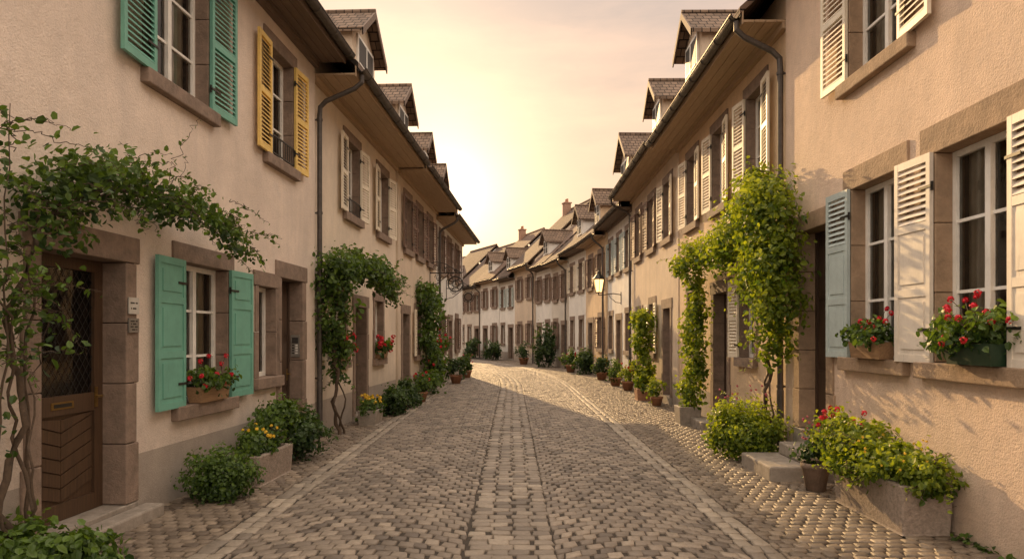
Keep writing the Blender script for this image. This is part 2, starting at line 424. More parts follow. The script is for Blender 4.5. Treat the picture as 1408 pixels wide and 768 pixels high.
        if win:
            w=(x1-x0)*.62; b=MB(); z0=H+.85; z1=ze-.04
            b.box(xm-w/2-.07,xm+w/2+.07,yf-.05,yf-.002,z0-.07,z1+.07,0); b.box(xm-w/2,xm+w/2,yf-.056,yf-.051,z0,z1,1)
            b.box(xm-.025,xm+.025,yf-.07,yf-.057,z0,z1,0); b.box(xm-w/2,xm+w/2,yf-.068,yf-.0575,(z0+z1)/2-.015,(z0+z1)/2+.015,0)
            ob('dormer_window',b.mesh('dormer_window',['white','ink']),p)
    def finish(s,chims=()):
        L,H,D,ov,tp=s.L,s.H,s.D,s.ov,s.tp
        xs=sorted(set([0,L]+[v for h in s.holes for v in h[:2]])); xs=[x for x in xs if 0<=x<=L]
        zs=sorted(set([0,H,s.plinth]+[v for h in s.holes for v in h[2:]])); zs=[z for z in zs if 0<=z<=H]
        b=MB()
        for i in range(len(xs)-1):
            for j in range(len(zs)-1):
                xc=(xs[i]+xs[i+1])/2; zc=(zs[j]+zs[j+1])/2
                if any(h[0]<xc<h[1] and h[2]<zc<h[3] for h in s.holes): continue
                b.add([(xs[i],0,zs[j]),(xs[i+1],0,zs[j]),(xs[i+1],0,zs[j+1]),(xs[i],0,zs[j+1])],[(0,1,2,3)],1 if zc<s.plinth else 0)
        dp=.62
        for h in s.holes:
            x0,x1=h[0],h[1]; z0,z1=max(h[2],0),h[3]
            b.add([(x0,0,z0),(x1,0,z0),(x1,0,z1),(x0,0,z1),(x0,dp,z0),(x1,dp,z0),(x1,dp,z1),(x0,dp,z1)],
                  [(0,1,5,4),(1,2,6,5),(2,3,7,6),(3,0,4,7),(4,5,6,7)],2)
        hg=H+ov*tp-.06; hr=H+(D/2+ov)*tp-.1
        for x in (0,L):
            b.add([(x,0,0),(x,D,0),(x,D,hg),(x,D/2,hr),(x,0,hg)],[(0,1,2,3,4)],0)
        b.add([(0,D,0),(L,D,0),(L,D,hg),(0,D,hg)],[(0,1,2,3)],0)
        b.add([(0,0,H),(L,0,H),(L,0,hg),(0,0,hg)],[(0,1,2,3)],0)
        ob('wall',b.mesh('wall',[s.wall,'plinth','room']),s.root)
        b=MB(); t=.1; e=.004; zr=H+(D/2+ov+.05)*tp+.05; ze=H+.06
        for sg in (0,1):
            ye=-ov-.05 if sg==0 else D+ov+.05
            vs=[(e,ye,ze),(L-e,ye,ze),(L-e,D/2,zr),(e,D/2,zr)]; vs+=[(v[0],v[1],v[2]+t) for v in vs]
            b.add(vs,[(0,1,2,3),(4,5,6,7),(0,1,5,4),(1,2,6,5),(3,0,4,7)])
        b.tube([(e,D/2,zr+t-.02),(L-e,D/2,zr+t-.02)],.09,8)
        roof=ob('roof',b.mesh('roof',[s.tilek]),s.root)
        b=MB()
        nb=4
        for i in range(nb):
            ya=-ov+i*ov/nb; b.box(e,L-e,ya+.004,ya+ov/nb-.004,H-.05,H-.02)
        b.box(e,L-e,-ov-.02,-ov,H-.075,H+.12); b.box(e,L-e,-.08,-.003,H-.14,H-.052)
        ob('eave_soffit',b.mesh('eave_soffit',[s.soff]),roof)
        b=MB(); n=8; r=.075; yc=-ov-.1; zc=H+.06; vs=[]
        for rr in (r,r-.012):
            for x in (e,L-e):
                vs+=[(x,yc-rr*math.cos(math.pi*k/n),zc-rr*math.sin(math.pi*k/n)) for k in range(n+1)]
        m=n+1
        fs=[(k,k+1,m+k+1,m+k) for k in range(n)]+[(2*m+k,2*m+k+1,3*m+k+1,3*m+k) for k in range(n)]
        b.add(vs,fs); b.tube([(e,yc-r,zc),(L-e,yc-r,zc)],.012,6)
        x=.4
        while x<L:
            b.tube([(x,yc+r*math.cos(math.pi*(1-k/6))*1.08,zc-r*math.sin(math.pi*k/6)*1.08) for k in range(7)],.008,4); x+=.8
        ob('gutter',b.mesh('gutter',['metal']),roof)
        for (cxx,cy,ch) in chims:
            b=MB(); z0=H+ (min(cy,D-cy)+ov)*tp-.3; z1=zr+ch
            b.box(cxx-.25,cxx+.25,cy-.22,cy+.22,z0,z1); b.box(cxx-.3,cxx+.3,cy-.27,cy+.27,z1,z1+.08)
            for k in (-.12,.12): b.lathe([(.075,0),(.065,.22),(.08,.24),(.05,.25)],10,1,(cxx+k,cy,z1+.08))
            ob('chimney',b.mesh('chimney',['brick','terra']),roof)

# ------------------------------------------------------------------ houses, sun-shaded side
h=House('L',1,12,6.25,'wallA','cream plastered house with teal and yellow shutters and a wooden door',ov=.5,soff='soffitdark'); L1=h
S=h.S
h.door(S(6.05),.17,1.1,2.2,'lattice',near=True,t=.17)
h.window(S(8.15),.98,1.08,1.5,'panel','teal',near=True)
h.window(S(9.93),1.15,.6,1.22,None,near=True,bars=0,t=.11)
h.door(S(10.9),.12,.88,2.42,near=True)
h.window(S(7.62),4.25,1.14,1.52,'louvre','teal',near=True)
h.window(S(10.45),4.2,.92,1.52,'louvre','yellow',rail=True,near=True)
h.window(S(3.6),4.25,1.1,1.52,'louvre','teal'); h.window(S(3.2),.98,1.08,1.5,'panel','teal')
h.finish([(3,3.2,1)])
h=House('L',12,18.6,6.05,'wallB','pale cream plastered house with cream louvred shutters and dormers',ov=.72,set_=.05); L2=h; S=h.S
for y in (14.45,17.1): h.window(S(y),4.08,.95,1.42,'louvre','cream',ang=4,rail=(y<15))
h.window(S(13.6),1.25,.7,1.25,None,t=.12); h.door(S(15.1),.1,.85,2.2); h.window(S(16.7),1.2,.8,1.3,None,t=.12)
h.dormer(S(14.9),S(16.8),8.0,8.68,wall='wallC'); h.pipe(S(12.12)); h.finish([])
h=House('L',18.6,25,6.0,'wallC','beige plastered house with brown louvred shutters and dormers',ov=.72); L3=h; S=h.S
for y in (19.9,21.7,23.6): h.window(S(y),4.05,.85,1.4,'louvre','brown',ang=4,gap=.08)
h.door(S(19.6),.1,.85,2.2); h.window(S(21.4),1.15,.8,1.3,'louvre','cream',gap=.08); h.door(S(23.6),.1,.85,2.2)
h.dormer(S(18.9),S(20.6),7.8,8.42,wall='wallC'); h.dormer(S(22.6),S(24.0),7.55,8.1); h.finish([])
h=House('L',25,32.6,5.85,'wallE','white plastered house with brown shutters beside iron signs',ov=.62); L4=h; S=h.S
for y in (26.2,28.3,30.6): h.window(S(y),4.0,.85,1.35,'louvre','brown',gap=.08)
for y in (26.4,30.5): h.window(S(y),1.15,.8,1.3,'louvre','brown',gap=.08)
h.door(S(28.5),.1,.9,2.2); h.dormer(S(25.8),S(27.1),7.35,7.85,wall='wallC'); h.pipe(S(25.2)); h.finish([])
# ------------------------------------------------------------------ houses, sunlit side
h=House('R',1,10.1,6.8,'wallF','rose plastered house with sandstone window surrounds and grey shutters',ov=.5,surround='stone2',plinth=.0); R1=h; S=h.S
h.window(S(5.93),1.47,1.0,1.85,'mixed',('tan','tan'),near=True,t=.2,lint=.26,bars=2)
h.window(S(7.58),1.47,.94,1.85,'mixed',('blue','blue'),sides='lo',ang=2,near=True,t=.17,lint=.24,bars=2)
h.window(S(7.56),4.55,1.1,1.6,'louvre','cream',near=True,t=.17,lint=.2)
h.window(S(3.6),4.55,1.1,1.6,'louvre','cream'); h.door(S(9.15),.5,.82,2.55,near=True,t=.2,lint=.22)
h.finish([])
h=House('R',10.1,17,6.12,'wallD','ochre plastered house with white louvred shutters and dormer',ov=.62,set_=.04,surround='stone'); R2=h; S=h.S
for y in (11.5,13.6,15.7): h.window(S(y),4.12,.82,1.45,'louvre','cream',ang=5)
h.window(S(11.9),1.35,.7,1.3,'louvre','cream',sides='lo',ang=5,t=.1); h.door(S(13.5),.3,.9,2.2); h.window(S(15.7),1.3,.8,1.35,None,t=.13)
h.dormer(S(16.9),S(15.4),8.2,8.8,wall='wallC')
h.pipe(S(10.17)); h.finish([])
h=House('R',17,24,6.2,'wallC','beige plastered house with dark brown shutters and downpipe',ov=.62,set_=.02); R3=h; S=h.S
for y in (18.2,20.4,22.6): h.window(S(y),4.15,.85,1.4,'louvre','brown' if y>19 else 'cream',ang=5,gap=.08)
h.door(S(18.3),.2,.85,2.2); h.window(S(20.3),1.25,.8,1.35,'louvre','cream',gap=.08); h.door(S(22.5),.2,.85,2.2)
h.dormer(S(20.9),S(19.4),8.1,8.7,wall='wallC'); h.pipe(S(23.85)); h.finish([])
labs=[('wallE','white plastered house with pale louvred shutters and steep tiled roof','blue'),
('wallD','ochre plastered house with brown shutters','brown'),
('wallE','narrow white plastered house with cream shutters and dormer','cream'),
('wallG','narrow grey plastered house with brown shutters','brown'),
('wallE','white plastered house with brown shutters and tall roof','brown'),
('wallC','tall beige plastered house with a big dark roof','brown'),
('wallE','narrow white plastered house with grey shutters','blue'),
('wallE','white plastered house with brown shutters','brown'),
('wallG','grey plastered house with brown shutters','brown'),
('wallE','white plastered house with grey shutters by the bend','blue'),
('wallB','cream plastered house at the end of the bend','cream')]
ys=[24,29.3,33.6,37.6,41.2,45,49.6,53.2,57.5,62.5,68,75]
Hs=[6.0,5.8,5.85,5.65,5.75,6.1,5.7,5.85,5.7,5.85,5.7]
hR4=None
for i in range(11):
    wl,lb,sc=labs[i]
    h=House('R',ys[i],ys[i+1],Hs[i],wl,lb,ov=.45,pitch=[44,42,43,42,43,44,42,43,42,43,42][i],D=[8,7.2,7.0,6.8,7,7.6,6.8,7.1,6.8,7.1,6.8][i],set_=[.08,0,.05,.0,.06,.0,.04,.0,.05,.0,0][i],
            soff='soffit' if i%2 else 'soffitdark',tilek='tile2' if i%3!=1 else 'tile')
    if i==0: hR4=h
    n=3 if h.L>5.2 else 2
    for k in range(n):
        x=h.L*(k+.5)/n+(.12 if i%2 else -.1)
        h.window(x,Hs[i]-1.95,.72+.08*(i%3),1.3,'louvre',sc,gap=.09,curt=False)
        if (k+i)%3==1: h.door(x,.15,.9,2.15)
        else: h.window(x,1.2,.8,1.3,'louvre' if i%2 else None,sc,gap=.09,curt=False)
    if i==0: h.dormer(h.L*.42,h.L*.42+2.1,Hs[i]+1.95,Hs[i]+2.85,wall='wallC')
    if i in (1,2,4,6,7,9): h.dormer(h.L*.36,h.L*.36+1.3,Hs[i]+1.55,Hs[i]+2.15)
    if i in (1,3,5,8): h.pipe(h.L-.15)
    h.finish([(h.L*.15,h.D*.46,.45)] if i in (1,3,5,7) else [])
yl=[33.2,39.5,46,53,60]
for i in range(4):
    h=House('L',yl[i],yl[i+1],5.9+.2*(i%2),'wallE' if i%2==0 else 'wallC','plastered house around the bend with brown shutters',ov=.6)
    for k in range(3):
        x=h.L*(k+.5)/3; h.window(x,4,.85,1.35,'louvre','brown',gap=.09,curt=False)
        if k==1: h.door(x,.1,.9,2.15)
        else: h.window(x,1.2,.85,1.3,None,curt=False)
    h.finish([])

# entrance steps
b=MB()
b.box(-.55,.55,-.8,-.03,0,.19); b.box(-.42,.42,-.36,-.03,.192,.35)
ob('entrance_steps',b.mesh('entrance_steps',['step']),None,R1.W(R1.S(8.95),0,0),R1.rz,bev=.02,label='worn two-tier stone entrance steps below a dark door',cat='steps')
b=MB(); b.box(-.55,.55,-.5,-.03,0,.17)
ob('entrance_steps',b.mesh('entrance_steps',['step']),None,R2.W(R2.S(13.5),0,0),R2.rz,bev=.02,label='single stone doorstep block below a house door',cat='steps')
b=MB(); b.box(-.75,.75,-.22,-.025,0,.13)
ob('entrance_steps',b.mesh('entrance_steps',['step']),None,L1.W(L1.S(6.15),0,0),L1.rz,bev=.02,label='low stone threshold in front of carved wooden door',cat='steps')

def plate(name,label,cat,x,z,w,hh,k,lines,house,yy=-.03):
    b=MB(); b.box(-w/2,w/2,-.012,0,-hh/2,hh/2,0)
    for i in range(lines):
        zz=hh/2-hh*(i+1)/(lines+1); ww=w*(.36-.05*(i%2))
        n=7
        for j in range(n):
            xa=-ww+2*ww*j/n
            if (i*3+j)%5==4: continue
            b.box(xa,xa+2*ww/n*.7,-.0145,-.0125,zz-hh*.05,zz+hh*.05,1)
    ob(name,b.mesh(name,[k,'ink']),None,house.W(x,-yy,z),house.rz,label=label,cat=cat)
plate('name_plaque','small white name plaque beside the wooden door','sign',L1.S(6.69),1.98,.16,.15,'plaque',2,L1,-.03)
plate('name_plaque','small grey engraved metal plaque below a white one','sign',L1.S(6.69),1.80,.16,.13,'plaqueg',4,L1,-.03)
b=MB(); b.box(-.004,.02,-.07,.07,-.17,.17,0)
b.box(-.008,-.004,-.05,.05,.04,.13,1)
for i in range(4): b.box(-.009,-.004,-.04,.0,-.12+i*.04,-.1+i*.04,2); b.box(-.007,-.004,.01,.05,-.12+i*.04,-.1+i*.04,1)
ob('door_intercom',b.mesh('door_intercom',['steel','ink','white']),None,L1.W(L1.S(10.9)+.415,-.09,1.55),L1.rz,label='brushed steel intercom panel with buttons in door reveal',cat='intercom')
b=MB(); b.box(-.17,.17,-.14,0,0,.5,0); b.box(-.19,.19,-.16,0,.5,.53,0); b.box(-.12,.12,-.146,-.141,.38,.41,1)
ob('letter_box',b.mesh('letter_box',['cream','ink']),None,L2.W(L2.S(12.55),.0,1.3),L2.rz,label='cream metal letter box on pale house wall',cat='letterbox')

# ------------------------------------------------------------------ foliage
def leaf_arrays(pts,cen,size,spread=.8,jit=.3,up=.5):
    n_=len(pts); d=pts-cen; d/= (np.linalg.norm(d,axis=1,keepdims=True)+1e-6)
    n=d+np.array([0,0,up])+rng.normal(size=(n_,3))*spread; n/=np.linalg.norm(n,axis=1,keepdims=True)
    t=rng.normal(size=(n_,3)); t[:,2]-=.7; t-= (t*n).sum(1,keepdims=True)*n; t/=np.linalg.norm(t,axis=1,keepdims=True)+1e-6
    b=np.cross(n,t); s=(size*np.clip(1+jit*rng.normal(size=n_),.4,1.8))[:,None]
    V=np.stack([pts,pts+s*(.28*t+.36*b)+n*s*.08,pts+s*(.72*t+.27*b)+n*s*.05,pts+s*t-n*s*.1,pts+s*(.72*t-.27*b)+n*s*.05,pts+s*(.28*t-.36*b)+n*s*.08],1)
    return V
def clump_points(c,loose=.17):
    x,y,z,rx,ry,rz,n=c; R=np.array([rx,ry,rz]); C=np.array([x,y,z])
    K=max(4,n//26)
    d=rng.normal(size=(K,3)); d/=np.linalg.norm(d,axis=1,keepdims=True); sc=d*(rng.uniform(.2,1.15,size=(K,1))**.7)
    idx=rng.integers(0,K,n); p=sc[idx]+rng.normal(size=(n,3))*loose
    return C+p*R, C, sc[idx]
def foliage_mesh(clumps,size,mk,name='foliage',spread=.8,zmin=.02,extra=None,loose=.17):
    VV=[];TT=[]
    for c in clumps:
        p,C,s=clump_points(c,loose)
        k=p[:,2]>zmin; p=p[k]
        V=leaf_arrays(p,C,size,spread); VV.append(V)
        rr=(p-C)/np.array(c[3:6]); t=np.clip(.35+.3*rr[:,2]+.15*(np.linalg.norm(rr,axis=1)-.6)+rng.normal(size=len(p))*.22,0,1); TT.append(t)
    if extra is not None and len(extra):
        p=np.array(extra); V=leaf_arrays(p,p-np.array([-.3,0,.5]),size*.85,spread); VV.append(V); TT.append(np.clip(.6+rng.normal(size=len(p))*.2,0,1))
    V=np.concatenate(VV); T=np.concatenate(TT); n=len(V)
    idx=np.arange(n)[:,None]*6
    F=np.concatenate([idx+np.array([0,1,2,3]),idx+np.array([0,3,4,5])]).tolist()
    me=bpy.data.meshes.new(name); me.from_pydata(V.reshape(-1,3).tolist(),[],F); me.materials.append(M[mk])
    a=me.attributes.new('tint','FLOAT','POINT'); a.data.foreach_set('value',np.repeat(T,6).astype(np.float32))
    return me
def flower_mesh(heads,k,r=.035,petal=.022,n=16,name='flower'):
    b=MB()
    for hx,hy,hz in heads:
        for i in range(n):
            d=Vector((rnd.gauss(0,1),rnd.gauss(0,1),rnd.gauss(.3,1))).normalized(); p=Vector((hx,hy,hz))+d*r*rnd.uniform(.5,1)
            a=d.orthogonal().normalized(); a.rotate(Matrix.Rotation(rnd.uniform(0,6.28),3,d)); c=d.cross(a)
            s=petal*rnd.uniform(.7,1.3)
            b.add([p+a*s,p+c*s*.8+d*s*.3,p-a*s,p-c*s*.8+d*s*.3],[(0,1,2,3)])
    return b.mesh(name,[k])
def stems_mesh(paths,name='stem',mk='bark'):
    b=MB()
    for pts,r0,r1 in paths:
        P=[Vector(p) for p in pts]; Q=[]
        for i in range(len(P)-1):
            for k in range(5):
                q=P[i].lerp(P[i+1],k/5); Q.append(q+Vector((rnd.gauss(0,.018),rnd.gauss(0,.018),rnd.gauss(0,.01))) if (i or k) else q)
        Q.append(P[-1]); n=len(Q)
        b.tube(Q,[r0+(r1-r0)*i/(n-1) for i in range(n)],6)
    return b.mesh(name,[mk],True)
def tendrils(starts,n,length,out):
    P=[];E=[]
    for i in range(n):
        s=Vector(starts[rnd.randrange(len(starts))])+Vector((rnd.gauss(0,.08),rnd.gauss(0,.15),rnd.gauss(0,.1)))
        d=Vector((out*rnd.uniform(.1,.8),rnd.gauss(0,.7),rnd.uniform(-.3,1.0))).normalized(); L=length*rnd.uniform(.5,1.3); pts=[s]
        for k in range(1,7):
            d=(d+Vector((0,0,-.16))+Vector((rnd.gauss(0,.1),rnd.gauss(0,.1),rnd.gauss(0,.08)))).normalized(); pts.append(pts[-1]+d*L/6)
        P.append(([tuple(p) for p in pts],.004,.0015))
        for k in range(1,7):
            for j in range(2): E.append(tuple(pts[k].lerp(pts[k-1],rnd.random())+Vector((rnd.gauss(0,.012),rnd.gauss(0,.012),rnd.gauss(0,.012)))))
    return P,E
def plant(name,label,cat,base,clumps,size,mk,stems=(),flowers=(),group=None,spread=.8,tend=None,loose=.17):
    bx=Vector(base)
    r=ob(name,None,None,bx,label=label,cat=cat,group=group); r.empty_display_size=.2
    cl=[(c[0]-bx.x,c[1]-bx.y,c[2]-bx.z)+tuple(c[3:]) for c in clumps]
    stems=list(stems); ex=[]
    if tend:
        tp,te=tendrils([c[:3] for c in clumps],*tend); stems+=tp; ex=[tuple(Vector(e)-bx) for e in te]
    ob('foliage',foliage_mesh(cl,size,mk,zmin=.02-bx.z,spread=spread,extra=ex,loose=loose),r)
    if stems: ob('stem',stems_mesh([([tuple(Vector(p)-bx) for p in ps],a,b) for ps,a,b in stems]),r)
    for heads,k,rr,pt in flowers:
        if pt==.018:   # close flower heads: one object each
            for p in heads:
                m=cached(('head',k,rnd.randrange(4)),lambda:flower_mesh([(0,0,0)],k,rr*.85,pt*.85,22))
                ob('flower',m,r,Vector(p)-bx)
        else:
            ob('blossoms',flower_mesh([tuple(Vector(p)-bx) for p in heads],k,rr,pt,name='blossoms'),r,kind='stuff')
    return r
def heads(cx_,cy_,cz_,rx,ry,rz,n):
    out=[]
    for i in range(n):
        a=rnd.uniform(0,6.28); q=rnd.uniform(.3,1)**.5
        out.append((cx_+rx*q*math.cos(a),cy_+ry*q*math.sin(a),cz_+rz*rnd.uniform(.2,1.05)))
    return out
def fl_stems(hs,c): return [([c,((c[0]+p[0])/2,(c[1]+p[1])/2,(c[2]+p[2])/2+.03),p],.004,.003) for p in hs]

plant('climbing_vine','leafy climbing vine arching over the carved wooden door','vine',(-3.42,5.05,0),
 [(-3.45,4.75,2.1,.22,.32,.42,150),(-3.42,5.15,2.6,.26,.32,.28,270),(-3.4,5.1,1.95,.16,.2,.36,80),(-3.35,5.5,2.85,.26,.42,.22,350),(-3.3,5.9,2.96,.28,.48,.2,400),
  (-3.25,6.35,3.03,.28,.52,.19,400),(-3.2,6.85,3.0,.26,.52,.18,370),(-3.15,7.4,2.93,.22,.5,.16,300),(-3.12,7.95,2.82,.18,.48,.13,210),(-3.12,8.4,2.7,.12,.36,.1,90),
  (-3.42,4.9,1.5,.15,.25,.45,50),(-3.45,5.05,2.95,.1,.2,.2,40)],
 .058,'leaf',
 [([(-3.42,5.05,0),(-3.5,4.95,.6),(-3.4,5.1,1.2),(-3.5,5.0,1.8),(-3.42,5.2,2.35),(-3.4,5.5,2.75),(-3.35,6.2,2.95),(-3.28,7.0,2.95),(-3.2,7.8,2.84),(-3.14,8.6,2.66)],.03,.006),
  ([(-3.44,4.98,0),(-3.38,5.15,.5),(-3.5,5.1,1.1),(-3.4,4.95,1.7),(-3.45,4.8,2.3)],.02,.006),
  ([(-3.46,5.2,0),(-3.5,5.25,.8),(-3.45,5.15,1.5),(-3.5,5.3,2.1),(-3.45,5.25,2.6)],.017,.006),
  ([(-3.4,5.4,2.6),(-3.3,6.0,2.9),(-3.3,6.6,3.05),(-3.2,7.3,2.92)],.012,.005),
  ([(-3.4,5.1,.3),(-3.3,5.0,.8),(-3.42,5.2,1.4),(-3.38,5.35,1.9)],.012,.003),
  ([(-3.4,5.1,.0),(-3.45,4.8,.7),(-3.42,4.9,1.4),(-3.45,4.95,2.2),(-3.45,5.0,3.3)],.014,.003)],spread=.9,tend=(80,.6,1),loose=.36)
plant('climbing_vine','dense climbing vine trained beside a metal downpipe','vine',(-2.95,12.45,0),
 [(-2.95,12.35,2.85,.36,.45,.32,800),(-3.02,12.3,2.4,.32,.38,.36,680),(-3.02,12.35,1.9,.29,.38,.36,560),(-3.02,12.4,1.45,.22,.32,.3,320),(-2.85,13.2,3.02,.35,.5,.26,700),
  (-2.7,14.0,3.02,.34,.5,.24,620),(-2.55,14.8,2.85,.28,.45,.26,480),(-2.48,15.2,2.55,.16,.25,.22,180),(-2.6,14.3,2.7,.2,.4,.15,120),(-3.0,12.5,1.0,.12,.2,.2,80)],
 .075,'leaf',
 [([(-2.95,12.45,0),(-3.05,12.4,.5),(-2.95,12.3,1.0),(-3.05,12.4,1.6),(-3,12.4,2.6),(-2.9,13.2,2.95),(-2.7,14.2,3.0),(-2.5,15.1,2.7)],.035,.008),
  ([(-2.9,12.6,0),(-2.98,12.25,.5),(-3.02,12.5,1.1),(-2.98,12.3,1.8)],.022,.01),([(-3.0,12.7,0),(-2.9,12.6,.6),(-3.05,12.35,1.2)],.018,.01)],tend=(40,.5,1),loose=.3)
plant('climbing_vine','tall bushy climber covering a house wall between doors','vine',(-2.5,22,0),
 [(-2.55,21.5,2.9,.3,.7,.4,600),(-2.5,22.2,2.3,.35,.8,.45,700),(-2.5,21.8,1.6,.35,.7,.45,600),(-2.45,22.4,.9,.4,.8,.5,700),(-2.4,21.2,.4,.4,.6,.35,450),(-2.5,23.2,2.9,.3,.6,.3,280),(-2.4,23.4,1.4,.25,.5,.5,260)],
 .1,'leaf',[([(-2.5,22,0),(-2.6,21.9,1.2),(-2.6,21.8,2.6)],.03,.01)],[(heads(-2.35,22.2,.5,.35,.9,1.4,18),'red',.04,.03)],tend=(20,.6,1),loose=.26)
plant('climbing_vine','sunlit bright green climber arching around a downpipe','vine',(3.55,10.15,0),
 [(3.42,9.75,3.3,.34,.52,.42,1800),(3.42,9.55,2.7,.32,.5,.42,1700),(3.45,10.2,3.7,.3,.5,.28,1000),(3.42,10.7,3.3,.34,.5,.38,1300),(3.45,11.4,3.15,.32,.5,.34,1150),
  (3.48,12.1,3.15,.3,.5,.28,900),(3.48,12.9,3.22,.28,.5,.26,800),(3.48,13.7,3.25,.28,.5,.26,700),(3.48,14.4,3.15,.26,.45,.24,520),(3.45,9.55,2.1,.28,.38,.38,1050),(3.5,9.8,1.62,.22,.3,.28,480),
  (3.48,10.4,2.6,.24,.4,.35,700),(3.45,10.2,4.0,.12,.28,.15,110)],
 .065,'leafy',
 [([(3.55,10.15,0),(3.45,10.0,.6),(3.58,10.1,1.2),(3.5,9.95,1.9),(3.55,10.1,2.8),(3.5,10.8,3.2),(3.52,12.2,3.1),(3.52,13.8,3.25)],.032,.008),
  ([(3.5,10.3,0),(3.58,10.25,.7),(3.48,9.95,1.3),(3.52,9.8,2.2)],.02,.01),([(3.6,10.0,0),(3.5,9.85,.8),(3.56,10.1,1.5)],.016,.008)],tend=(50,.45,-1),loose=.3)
plant('climbing_vine','narrow sunlit climber growing up from a square planter','vine',(3.4,14.0,.35),
 [(3.55,13.9,2.2,.24,.32,.38,620),(3.5,14.0,1.7,.24,.34,.38,620),(3.5,13.9,1.15,.22,.3,.38,560),(3.42,13.95,.7,.24,.32,.3,560),(3.55,14.1,2.75,.2,.32,.35,420)],
 .068,'leafy',[([(3.4,14,.35),(3.5,13.9,1),(3.55,14,2),(3.6,14,3)],.018,.006)],tend=(12,.35,-1),loose=.24)
plant('climbing_vine','bushy sunlit climber in a pot against beige wall','vine',(3.5,19.3,.3),
 [(3.5,19.5,2.1,.3,.5,.32,520),(3.5,19.4,1.6,.28,.45,.36,480),(3.5,19.3,1.05,.26,.4,.35,460),(3.45,19.2,.6,.3,.45,.3,480),(3.6,20.3,2.2,.2,.4,.2,200)],
 .09,'leafy',[([(3.5,19.3,.3),(3.6,19.4,1.2),(3.6,19.5,2.2)],.018,.006)])

def bush(label,x,y,rx,ry,rz,n,size,mk,z=None,name='bush',fl=(),clumps=4,cat='bush',loose=.17):
    z=rz*.8 if z is None else z
    cl=[(x,y,z,rx,ry,rz,n)]
    for i in range(clumps):
        a=rnd.uniform(0,6.28); cl.append((x+rx*.6*math.cos(a),y+ry*.6*math.sin(a),z+rz*rnd.uniform(-.2,.4),rx*.5,ry*.5,rz*.5,n//5))
    st=[([(x,y,max(0,z-rz)),(x+rnd.uniform(-.5,.5)*rx,y+rnd.uniform(-.5,.5)*ry,z)],.012,.005) for i in range(4)]
    return plant(name,label,cat,(x,y,max(0,z-rz*.8)),cl,size,mk,st,fl,loose=loose)
bush('low round leaved ground plant at the foot of a wall',-3.2,4.95,.42,.42,.24,1900,.06,'leaf')
bush('clipped round green bush on the cobbles',-3.03,7.55,.33,.33,.28,4600,.036,'leaf',clumps=0,z=.25,loose=.14)
bush('dark green shrub beside stone trough',-2.95,9.95,.34,.45,.34,2100,.052,'leafd',z=.36)
bush('green shrub growing from the wall foot',-3.05,9.4,.25,.4,.28,1400,.05,'leaf',z=.62)
bush('large loose sunlit shrub with pinkish shoots',3.25,10.1,.45,.55,.42,3800,.048,'leafy',z=.38,fl=[(heads(3.25,10.2,.75,.4,.5,.3,16),'pink',.015,.01)])
bush('dark leafy shrub in front of house wall',-2.55,15.6,.3,.45,.33,1100,.06,'leafd')
bush('dark leafy shrub beside doorway',-2.5,17.3,.32,.5,.35,1000,.06,'leafd')
bush('green shrub near distant doorway',3.3,32.5,.5,.7,.7,900,.1,'leafd')
bush('tall green shrub near distant doorway',1.75,39.5,.6,.7,1.3,1200,.12,'leafd')
bush('green shrub near distant white house',-1.4,51,.6,.8,.8,700,.13,'leafd')
bush('green shrub near distant white house',-3.2,56.5,.6,.8,.9,700,.14,'leafd')

def trough(label,x,y,w,l,hh,rz,mk='granite',wall=.07,name='stone_trough',cat='planter',taper=.02,group=None):
    b=MB()
    def ring(w_,l_,z): return [(-w_/2,-l_/2,z),(w_/2,-l_/2,z),(w_/2,l_/2,z),(-w_/2,l_/2,z)]
    vs=ring(w-taper*2,l-taper*2,0)+ring(w,l,hh)+ring(w-wall*2,l-wall*2,hh)+ring(w-wall*2,l-wall*2,hh-.06)
    fs=[(0,1,2,3)]+[(o+k,o+(k+1)%4,o+4+(k+1)%4,o+4+k) for o in (0,4,8) for k in range(4)]
    b.add(vs,fs,0); b.add(ring(w-wall*2,l-wall*2,hh-.055),[(0,1,2,3)],1)
    return ob(name,b.mesh(name,[mk,'soil']),None,(x,y,.022),rz,bev=.015,label=label,cat=cat,group=group)
def pot(label,x,y,r,hh,mk='terra',z=.022,name='flower_pot'):
    b=MB(); b.lathe([(0,0),(r*.68,0),(r*.95,hh*.8),(r*1.05,hh*.82),(r*1.05,hh),(r*.9,hh),(r*.88,hh*.88)],20,0)
    b.lathe([(r*.9,hh*.88),(.001,hh*.9)],20,1)
    return ob(name,b.mesh(name,[mk,'soil'],True),None,(x,y,z),label=label,cat='flower pot',group='flower pots along the house walls')
trough('large rectangular granite trough against the rose wall',3.5,6.78,.44,1.35,.42,-.01)
hs=heads(3.3,7.3,.7,.2,.28,.3,12)
plant('geranium_plant','red geraniums with thick foliage filling a granite trough','plant',(3.5,6.8,.4),
 [(3.47,6.5,.56,.3,.46,.17,2300),(3.42,7.05,.62,.3,.48,.23,2300),(3.35,7.45,.68,.26,.35,.25,1100),(3.22,6.9,.46,.13,.5,.14,550),(3.52,6.15,.53,.22,.22,.14,700)],.048,'leafy',
 fl_stems(hs[:8],(3.4,7.1,.5)),[(hs,'red',.03,.018),(heads(3.4,6.5,.5,.28,.45,.28,30),'yel',.01,.009)],tend=(26,.32,-1))
pot('dark glazed pot with lavender beside entrance steps',3.32,7.95,.15,.3,'stone')
plant('lavender_plant','bushy purple and green lavender in a dark pot','plant',(3.32,7.95,.3),[(3.32,7.95,.45,.2,.2,.22,700)],.045,'leafd',(),[(heads(3.32,7.95,.5,.18,.18,.3,30),'pink',.012,.009)])
trough('square weathered stone planter holding a climber',3.38,14.0,.42,.5,.34,0,'step')
trough('small terracotta planter holding a climber',3.45,19.25,.36,.5,.3,0,'terra')
